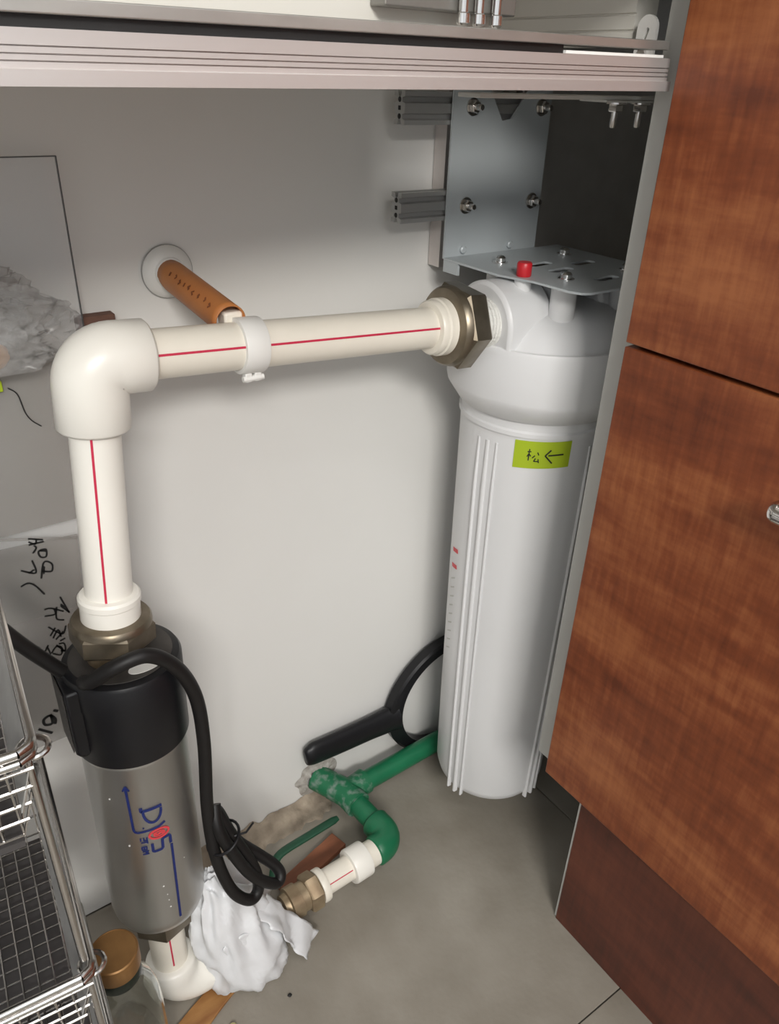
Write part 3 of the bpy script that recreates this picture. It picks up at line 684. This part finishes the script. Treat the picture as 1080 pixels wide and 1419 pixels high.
build(MB().lathe(S0 + g3 * 0.0965, g3, [(0.0235, 0), (0.0258, 0.002), (0.0258, 0.016), (0.0235, 0.019), (0.015, 0.0192)], 6, start=0.3), 'union_nut', 'brass2', gp, label='dull brass hexagonal union nut')
build(MB().lathe(S0 + g3 * 0.115, g3, [(0.0195, 0), (0.0195, 0.010), (0.0225, 0.011), (0.0225, 0.026), (0.018, 0.027), (0.0165, 0.034)], 24), 'valve_body', 'brass2', gp)
# dark green lever of the valve
lv = smooth_path([(0.272, 0.612, 0.036), (0.285, 0.630, 0.046), (0.300, 0.641, 0.052), (0.345, 0.645, 0.052), (0.398, 0.648, 0.052)], 5)
build(MB().tube(lv, [0.0062] * (len(lv) - 2) + [0.006, 0.004], 16, sy=0.55, ref=(0, 1, 0.3)), 'valve_lever', 'lever', gp, label='dark green valve lever')

# ------------------------------------------------------------------ black filter wrench leaning on the wall
wr = empty('filter_wrench', (0.52, 0.72, 0.0), 'black plastic filter wrench leaning on the wall behind the green pipe', 'wrench')
WYc = 0.7190; RC = Vector((0.652, WYc, 0.117)); RR = 0.1085
hp = [Vector((0.3845, WYc, 0.121)), Vector((0.388, WYc, 0.121)), Vector((0.400, WYc, 0.1195)), Vector((0.45, WYc, 0.1165)), Vector((0.50, WYc, 0.115)), Vector((0.535, WYc, 0.114)), Vector((0.553, WYc, 0.115))]
hr = [0.008, 0.0155, 0.0205, 0.0215, 0.0225, 0.0250, 0.0305]
build(MB().tube(smooth_path(hp, 4), [hr[min(i // 4, 5)] + (hr[min(i // 4 + 1, 6)] - hr[min(i // 4, 5)]) * (i % 4) / 4 for i in range(25)], 24, sy=1.0, ref=(0, 1, 0)), 'handle', 'black', wr, ang=60)
for c_ in wr.children:
    for v in c_.data.vertices: v.co.y *= 0.55
mb = MB(); vs = []; fs = []; n = 72
for k in range(n):
    a = 2 * PI * k / n
    rad = Vector((math.cos(a), 0, math.sin(a)))
    thick = 0.011 + 0.006 * max(0, math.cos(a - PI)) ** 6
    for dr, dy in ((-0.008, -0.009), (thick * 0.7, -0.0100), (thick, -0.007), (thick, 0.007), (thick * 0.7, 0.0100), (-0.008, 0.009)):
        vs.append(RC + rad * (RR + dr - 0.005) + Vector((0, dy, 0)))
for k in range(n):
    for j in range(6):
        a = k * 6; b = ((k + 1) % n) * 6; fs.append((a + j, a + (j + 1) % 6, b + (j + 1) % 6, b + j))
build(mb.add(vs, fs), 'ring', 'black', wr)

# ================================================================== POWER CABLES
cb = empty('power_cable', (0.2, 0.535, 0.17), 'black power cable looped over the pump and tied in a bundle beside it', 'cable')
path = [(0.0885, 0.575, 0.520), (0.0870, 0.553, 0.5375), (0.092, 0.543, 0.545), (0.109, 0.533, 0.5590), (0.136, 0.530, 0.561), (0.160, 0.534, 0.533), (0.177, 0.543, 0.482), (0.181, 0.548, 0.414), (0.176, 0.547, 0.323),
        (0.176, 0.538, 0.257), (0.186, 0.528, 0.203), (0.204, 0.523, 0.177), (0.2175, 0.528, 0.182), (0.216, 0.535, 0.214), (0.197, 0.545, 0.273), (0.189, 0.556, 0.300),
        (0.193, 0.561, 0.290), (0.206, 0.556, 0.245), (0.228, 0.546, 0.213), (0.244, 0.538, 0.190), (0.247, 0.530, 0.178), (0.236, 0.526, 0.177), (0.210, 0.526, 0.213), (0.190, 0.532, 0.266), (0.182, 0.540, 0.300), (0.186, 0.553, 0.318)]
build(MB().tube(smooth_path(path, 8), 0.0067, 14), 'cable', 'cable', cb, ang=60)
tie = Vector((0.1885, 0.5445, 0.272)); td = Vector((0.45, -0.1, -0.9)).normalized()
build(MB().tube([tie + (td.orthogonal() * math.cos(a) + td.cross(td.orthogonal()) * math.sin(a)) * 0.0150 for a in [2 * PI * k / 24 for k in range(25)]], 0.0016, 8, cap=False)
      .tube([tie + Vector((0.010, -0.008, 0.004)), tie + Vector((0.022, -0.012, 0.006)), tie + Vector((0.030, -0.014, 0.018))], 0.0012, 6), 'cable_tie', 'black', cb)
lead = [(-0.30, 0.700, 0.86), (-0.12, 0.665, 0.745), (0.0, 0.622, 0.652), (0.035, 0.598, 0.592), (0.055, 0.590, 0.560), (0.075, 0.585, 0.532)]
tag(build(MB().tube(smooth_path(lead, 8), 0.0066, 14), 'supply_lead', 'cable', ang=60), 'black supply lead slanting from the left into the terminal box', 'cable')

# ================================================================== WHITE PLASTIC BAG at the pump foot
bag = empty('plastic_bag', (0.21, 0.545, 0.0), 'crumpled white plastic bag stuffed between pump foot and brass nut', 'plastic bag')
def crumple(cen, rad, seed, squash=None, amp=0.25, nu=72, nv=44, hf=0.0):
    vs = []; fs = []; cen = Vector(cen)
    for j in range(nv + 1):
        th = PI * j / nv
        for i in range(nu):
            ph = 2 * PI * i / nu
            d = Vector((math.sin(th) * math.cos(ph), math.sin(th) * math.sin(ph), math.cos(th)))
            q = d * 1.5 + Vector((seed, seed * 0.7, -seed))
            f = 1 + amp * (0.9 - 2.0 * abs(noise.noise(q))) + amp * 0.38 * (0.5 - 1.6 * abs(noise.noise(q * 2.1))) + amp * 0.06 * noise.noise(q * 5.1) + amp * hf * (0.5 - 1.6 * abs(noise.noise(q * 4.3))) + amp * hf * 0.5 * (0.5 - 1.6 * abs(noise.noise(q * 9.1)))
            P = cen + Vector((d.x * rad[0], d.y * rad[1], d.z * rad[2])) * f
            if squash: P = squash(P)
            vs.append(P)
    for j in range(nv):
        for i in range(nu):
            i2 = (i + 1) % nu; fs.append((j * nu + i, j * nu + i2, (j + 1) * nu + i2, (j + 1) * nu + i))
    return MB().add(vs, fs)
def sq(P):
    t = max(0.0, min(1.0, (P.z - 0.01) / 0.19))
    P = Vector((P.x - 0.035 * t + 0.012, P.y + 0.01 * t, P.z))
    # pinch the top, spread the foot
    k = 1.12 - 0.50 * t
    P.x = 0.203 - 0.035 * t + (P.x - 0.203 + 0.035 * t) * k; P.y = 0.552 + (P.y - 0.552) * k
    P.z = max(P.z, 0.004 + 0.002 * noise.noise(P * 60)); return P
build(crumple((0.196, 0.553, 0.085), (0.046, 0.036, 0.098), 3.3, sq, 0.30, hf=0.12), 'bag_body', 'bagw', bag, ang=75)
# loose flap reaching right over the floor
def sheet(pts, nu, nv, amp, seed, freq=15):
    (a, b, c_, d) = [Vector(p) for p in pts]; vs = []; fs = []
    nrm = (b - a).cross(d - a).normalized()
    for i in range(nu + 1):
        for j in range(nv + 1):
            s, t = i / nu, j / nv
            P = a * (1 - s) * (1 - t) + b * s * (1 - t) + c_ * s * t + d * (1 - s) * t
            q = P * freq + Vector((seed, 0, 0))
            h_ = amp * (0.8 - 2 * abs(noise.noise(q))) + amp * 0.4 * (0.5 - 1.5 * abs(noise.noise(q * 2.2)))
            ed_ = (0.006 * noise.noise(P * 70 + Vector((seed, 3, 0)))) * (1 if s in (0, 1) or t in (0, 1) else 0.4)
            vs.append(P + nrm * h_ + (b - a).normalized() * ed_ + (d - a).normalized() * ed_)
    for i in range(nu):
        for j in range(nv): k = i * (nv + 1) + j; fs.append((k, k + 1, k + nv + 2, k + nv + 1))
    return MB().add(vs, fs)
f1 = build(sheet([(0.214, 0.535, 0.118), (0.243, 0.560, 0.112), (0.303, 0.535, 0.016), (0.272, 0.505, 0.022)], 14, 26, 0.010, 1.0), 'bag_flap', 'bagw', bag, ang=75)
f2 = build(sheet([(0.168, 0.518, 0.120), (0.214, 0.520, 0.105), (0.228, 0.530, 0.006), (0.176, 0.526, 0.016)], 24, 28, 0.011, 5.0), 'bag_flap', 'bagw', bag, ang=75)
f3 = build(sheet([(0.180, 0.560, 0.185), (0.200, 0.580, 0.195), (0.262, 0.585, 0.080), (0.225, 0.545, 0.075)], 16, 26, 0.009, 8.0), 'bag_flap', 'bagw', bag, ang=75)
for f_ in (f1, f2, f3):
    m_ = f_.modifiers.new('thickness', 'SOLIDIFY'); m_.thickness = 0.0012

# ================================================================== WOOD SCRAPS AND CRUMBS
def plank(p0, p1, w_, h_, name, m_, label, cat='wood'):
    p0 = Vector(p0); p1 = Vector(p1); d = (p1 - p0).normalized(); s = Vector((-d.y, d.x, 0)); mb = MB(); n = 12; vs = []; fs = []
    for i in range(n + 1):
        P = p0 + (p1 - p0) * i / n; k = 1 + 0.06 * noise.noise((i * 0.9, p0.x * 9, 0))
        for a, b in ((-1, 0), (1, 0), (1, 1), (-1, 1)): vs.append(P + s * a * w_ / 2 * k + Vector((0, 0, b * h_)))
    for i in range(n):
        for j in range(4): a = 4 * i; fs.append((a + j, a + (j + 1) % 4, a + 4 + (j + 1) % 4, a + 4 + j))
    fs += [(0, 1, 2, 3), (4 * n + 3, 4 * n + 2, 4 * n + 1, 4 * n)]
    return tag(build(mb.add(vs, fs), name, m_, bevel=0.001), label, cat)
plank((0.040, 0.4905, 0.0003), (0.1780, 0.5500, 0.0003), 0.031, 0.0044, 'wood_plank', 'plank', 'orange-brown wooden slat lying on the floor in front of the pump elbow', 'plank')
plank((0.290, 0.617, 0.0005), (0.398, 0.645, 0.0005), 0.028, 0.010, 'wood_scrap', 'redwood', 'reddish wood scrap under the dark green valve lever', 'wood scrap')
cr = [((0.158, 0.497, 0.0), 0.0045, 'yellowish crumb on the floor beside the wooden slat'), ((0.232, 0.492, 0.0), 0.0022, 'tiny dark crumb below the white plastic bag')]
for (p, r_, lb), m_ in zip(cr, ('crumb', 'ink')):
    mb = MB(); bm = bmesh.new(); bmesh.ops.create_icosphere(bm, subdivisions=2, radius=r_)
    mb.add([Vector((v.co.x * 1.3, v.co.y, v.co.z * 0.7)) * (1 + 0.35 * noise.noise(v.co * 400)) + Vector(p) + Vector((0, 0, r_ * 0.6)) for v in bm.verts], [[v.index for v in f.verts] for f in bm.faces]); bm.free()
    tag(build(mb, 'crumb', m_), lb, 'crumb')

# ================================================================== BOTTLE
BX, BY = 0.0520, 0.5010
bt = empty('glass_bottle', (BX, BY, 0.0), 'clear glass bottle with bronze screw cap standing beside the wire basket', 'bottle')
gl = [(0.030, 0.0), (0.0345, 0.003), (0.036, 0.010), (0.036, 0.150), (0.0345, 0.172), (0.030, 0.190), (0.0235, 0.203), (0.0205, 0.212), (0.0200, 0.232)]
b_ = build(MB().lathe((BX, BY, 0), (0, 0, 1), gl, 48, cap=False).lathe((BX, BY, 0), (0, 0, 1), [(0.0001, 0.0005), (0.030, 0.0005)], 48, cap=False), 'bottle_body', 'glass', bt)
m_ = b_.modifiers.new('thickness', 'SOLIDIFY'); m_.thickness = 0.002
build(MB().lathe((BX, BY, 0.212), (0, 0, 1), [(0.0215, 0), (0.0225, 0.002), (0.0225, 0.013), (0.0215, 0.015)], 40), 'neck_band', 'band', bt, label='dark green neck band')
build(MB().lathe((BX, BY, 0.2275), (0, 0, 1), [(0.0225, 0), (0.0235, 0.001), (0.0238, 0.020), (0.0232, 0.0225), (0.0218, 0.0235), (0.0215, 0.0228), (0.001, 0.0228)], 48), 'screw_cap', 'gold', bt)

# ================================================================== WIRE BASKETS
def basket(zr, label, depth=0.215, width=0.26, drop=0.075):
    rot = math.radians(4.5); F = Vector((0.0215, 0.342, zr)); sx = Vector((-math.cos(rot), math.sin(rot), 0)); sy = Vector((math.sin(rot), math.cos(rot), 0))
    e = empty('wire_basket', F + sx * width / 2 + sy * depth / 2 - Vector((0, 0, drop)), label, 'wire basket', 'stacked steel wire baskets')
    def P(a, b, h=0.0): return F + sx * a + sy * b + Vector((0, 0, h))
    rim = MB()
    for h, r in ((0.0, 0.0028), (-0.0068, 0.0024)):
        c_ = 0.008
        loop = [P(c_, 0, h), P(width - c_, 0, h), P(width, c_, h), P(width, depth - c_, h), P(width - c_, depth, h), P(c_, depth, h), P(0.002, depth - 0.003, h), P(0, depth - c_, h), P(0, c_, h), P(0.002, 0.003, h), P(c_, 0, h)]
        rim.tube(loop, r, 10, cap=False)
    build(rim, 'rim', 'steel', e, ang=60)
    build(MB().prism([(0.0015, -0.008), (0.0022, -0.008), (0.0140, -drop * 0.62), (0.0132, -drop * 0.62)], P(0, 0.004), sx, (0, 0, 1), sy * (depth - 0.008)), 'side_plate', 'alu_dk', e, label='flat metal side plate')
    wi = MB(); rw = 0.00085; ins = 0.016
    n1 = int((width - 2 * ins) / 0.0105); n2 = int((depth - 2 * ins) / 0.0105)
    for k in range(n1 + 1):
        a = ins + (width - 2 * ins) * k / n1
        wi.tube([P(a, 0, -0.003), P(a, ins * 0.5, -drop * 0.6), P(a, ins, -drop), P(a, depth - ins, -drop), P(a, depth - ins * 0.5, -drop * 0.6), P(a, depth, -0.003)], rw, 5, cap=False)
    for k in range(n2 + 1):
        b = ins + (depth - 2 * ins) * k / n2
        wi.tube([P(ins * 0.4, b, -drop * 0.6), P(ins, b, -drop - 0.0015), P(width - ins, b, -drop - 0.0015), P(width, b, -0.003)], rw, 5, cap=False)
    for k in range(1, 5):
        h = -drop * k / 5; t = ins * 0.9 * (k / 5) ** 1.2
        wi.tube([P(t, t, h), P(width - t, t, h), P(width - t, depth - t, h), P(t, depth - t, h)], rw * 1.3, 5, cap=False)
    build(wi, 'wire_mesh', 'steel', e, ang=60)
    build(MB().box((F + sx * width / 2 + sy * depth / 2) + Vector((-width / 2 + 0.017, -depth / 2 + 0.017, -drop - 0.012)), (F + sx * width / 2 + sy * depth / 2) + Vector((width / 2 - 0.017, depth / 2 - 0.017, -drop - 0.007)), rz=-rot), 'shade_sheet', 'mesh_shade', e, label='dark sheet added for shade under the wires')  # added dark sheet, gives the shade seen through the wire mesh
    p0 = None
    for a, b in ((0.004, 0.006), (width - 0.004, 0.006), (0.004, depth - 0.006), (width - 0.004, depth - 0.006)):
        q = P(a, b, -0.196)
        if p0 is None: p0 = build(MB().tube([P(a, b, -0.006), q], 0.0024, 8), 'corner_post', 'steel', e, ang=60, origin=q)
        else: copy_of(p0, e, q)
    build(MB().tube([P(0.008 * math.cos(t_), 0.014 + 0.008 * math.sin(t_), -0.012) for t_ in [PI * 2 * k / 16 for k in range(17)]], 0.0018, 8, cap=False), 'hanger_ring', 'steel', e)
    return e
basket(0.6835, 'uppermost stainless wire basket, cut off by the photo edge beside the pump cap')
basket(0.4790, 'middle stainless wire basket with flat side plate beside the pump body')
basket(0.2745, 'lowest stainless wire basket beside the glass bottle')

# ================================================================== LEFT WALL: sheet, bags, block
ac = empty('acrylic_sheet', (0.0, 0.722, 0.50), 'clear rectangular sheet standing off the wall behind the bags', 'plastic sheet')
build(MB().box((-0.25, 0.7205, 0.50), (0.1735, 0.7230, 0.9315)), 'sheet', 'acrylic', ac)
build(MB().box((-0.25, 0.7200, 0.9316), (0.1741, 0.7235, 0.9324)).box((0.1736, 0.7200, 0.50), (0.1744, 0.7235, 0.9324)), 'edge', 'acr_edge', ac)
cbag = empty('clear_bag', (0.05, 0.69, 0.775), 'crumpled clear plastic bag hanging in front of the clear sheet', 'plastic bag')
def sq2(P): return Vector((P.x, min(max(P.y, 0.664), 0.7155), max(P.z, 0.772 + 0.001 * noise.noise(P * 50))))
build(crumple((0.040, 0.690, 0.806), (0.092, 0.020, 0.046), 11.0, sq2, 0.30, 120, 60, hf=0.55), 'bag_film', 'bagclear', cbag, ang=60)
build(crumple((0.065, 0.692, 0.798), (0.050, 0.014, 0.030), 17.0, sq2, 0.32, 80, 40, hf=0.6), 'inner_film', 'bagclear', cbag, ang=60)
build(crumple((0.086, 0.690, 0.786), (0.016, 0.010, 0.011), 4.0, None, 0.15, 30, 18), 'orange_content', 'food', cbag)
tag(build(MB().box((0.170, WY - 0.0135, 0.770), (0.204, WY - 0.0005, 0.7985)), 'brown_block', 'brown', bevel=0.0008), 'small dark brown block on the wall behind the white elbow', 'block')
# cloudy sheet between bag and sleeve, and the written sleeve
tag(build(MB().box((-0.25, 0.7060, 0.61), (0.1430, 0.7072, 0.7715)), 'cloudy_sheet', 'sleeve'), 'cloudy grey plastic sheet below the crumpled clear bag', 'plastic sheet')
sv = empty('plastic_sleeve', (0.0, 0.700, 0.345), 'cloudy plastic sleeve with black handwriting behind the pump cap', 'plastic sleeve')
SY = 0.6985
build(MB().prism([(-0.25, 0.352), (0.092, 0.352), (0.118, 0.45), (0.1300, 0.597), (-0.25, 0.622)], (0, SY + 0.0002, 0), (1, 0, 0), (0, 0, 1), (0, 0.0010, 0)), 'film', 'sleeve', sv)
build(MB().ribbon([Vector((-0.25, SY - 0.0002, 0.617)), Vector((0.064, SY - 0.0002, 0.6120)), Vector((0.129, SY - 0.0002, 0.5935))], Vector((0, -1, 0)), 0.0030), 'seam', 'sleeve', sv)
def px_wall(x, y):      # sleeve plane coordinates from a layout grid measured on the sleeve
    # layout grid: 80 x 320 units, origin at the sleeve's upper area
    X = 0.0895 + (x - 20) * 0.00062 - (y - 15) * 0.000105
    Z = 0.6085 - (y - 12) * 0.00086 - (x - 20) * 0.00026
    return Vector((X, SY, Z))
hw = [[(15, 16), (35, 16)], [(15, 20), (24, 22), (26, 16)], [(15, 24), (36, 18)], [(20, 34), (25, 27), (22, 24)], [(29, 30), (38, 28), (38, 37), (30, 38), (28, 31), (38, 30)],
      [(2, 57), (22, 59), (18, 43)], [(12, 60), (20, 55)], [(29, 66), (34, 45), (45, 46), (44, 56), (30, 56)], [(34, 50), (33, 60)], [(0, 78), (10, 73), (20, 76), (32, 87)],
      [(54, 90), (64, 108), (66, 111), (54, 102)], [(30, 108), (40, 106), (58, 110)], [(30, 117), (45, 114), (44, 106)], [(48, 104), (47, 120), (58, 122)], [(54, 100), (60, 104)],
      [(34, 132), (54, 142), (60, 130)], [(36, 145), (44, 133)], [(40, 148), (48, 136), (52, 146)], [(44, 150), (56, 138)], [(50, 152), (58, 148)],
      [(18, 160), (20, 166)], [(24, 172), (32, 158)], [(22, 174), (34, 172), (30, 160)], [(36, 170), (44, 160), (52, 162), (50, 172), (38, 170)], [(44, 158), (58, 168)], [(48, 156), (56, 156), (57, 166), (50, 166)],
      [(8, 284), (29, 292)], [(28, 262), (30, 276), (19, 278), (17, 270), (27, 264), (35, 270), (34, 278)], [(33, 256), (40, 258)]]
mb = MB()
for s in hw:
    big = s[0][1] > 200
    pts = [px_wall(*p) for p in s]
    pts = smooth_path(pts, 5)
    mb.ribbon([p - Vector((0, 0.0004, 0)) for p in pts], Vector((0, -1, 0)), 0.0030 if big else 0.0017)
build(mb, 'handwriting', 'ink', sv, label='black marker handwriting')['kind'] = 'stuff'
th = smooth_path([(0.0985, 0.7045, 0.7520), (0.105, 0.7045, 0.745), (0.108, 0.7045, 0.728), (0.112, 0.7045, 0.719), (0.119, 0.7045, 0.712)], 6)
tag(build(MB().tube(th, 0.0006, 6), 'thread', 'ink'), 'thin dark thread curling over the cloudy sheet below the clear bag', 'thread')
tag(build(MB().box((0.060, 0.7028, 0.750), (0.0945, 0.7058, 0.7595)), 'lime_tab', 'lime', bevel=0.0006), 'lime green tab at the left edge below the clear bag', 'tab')
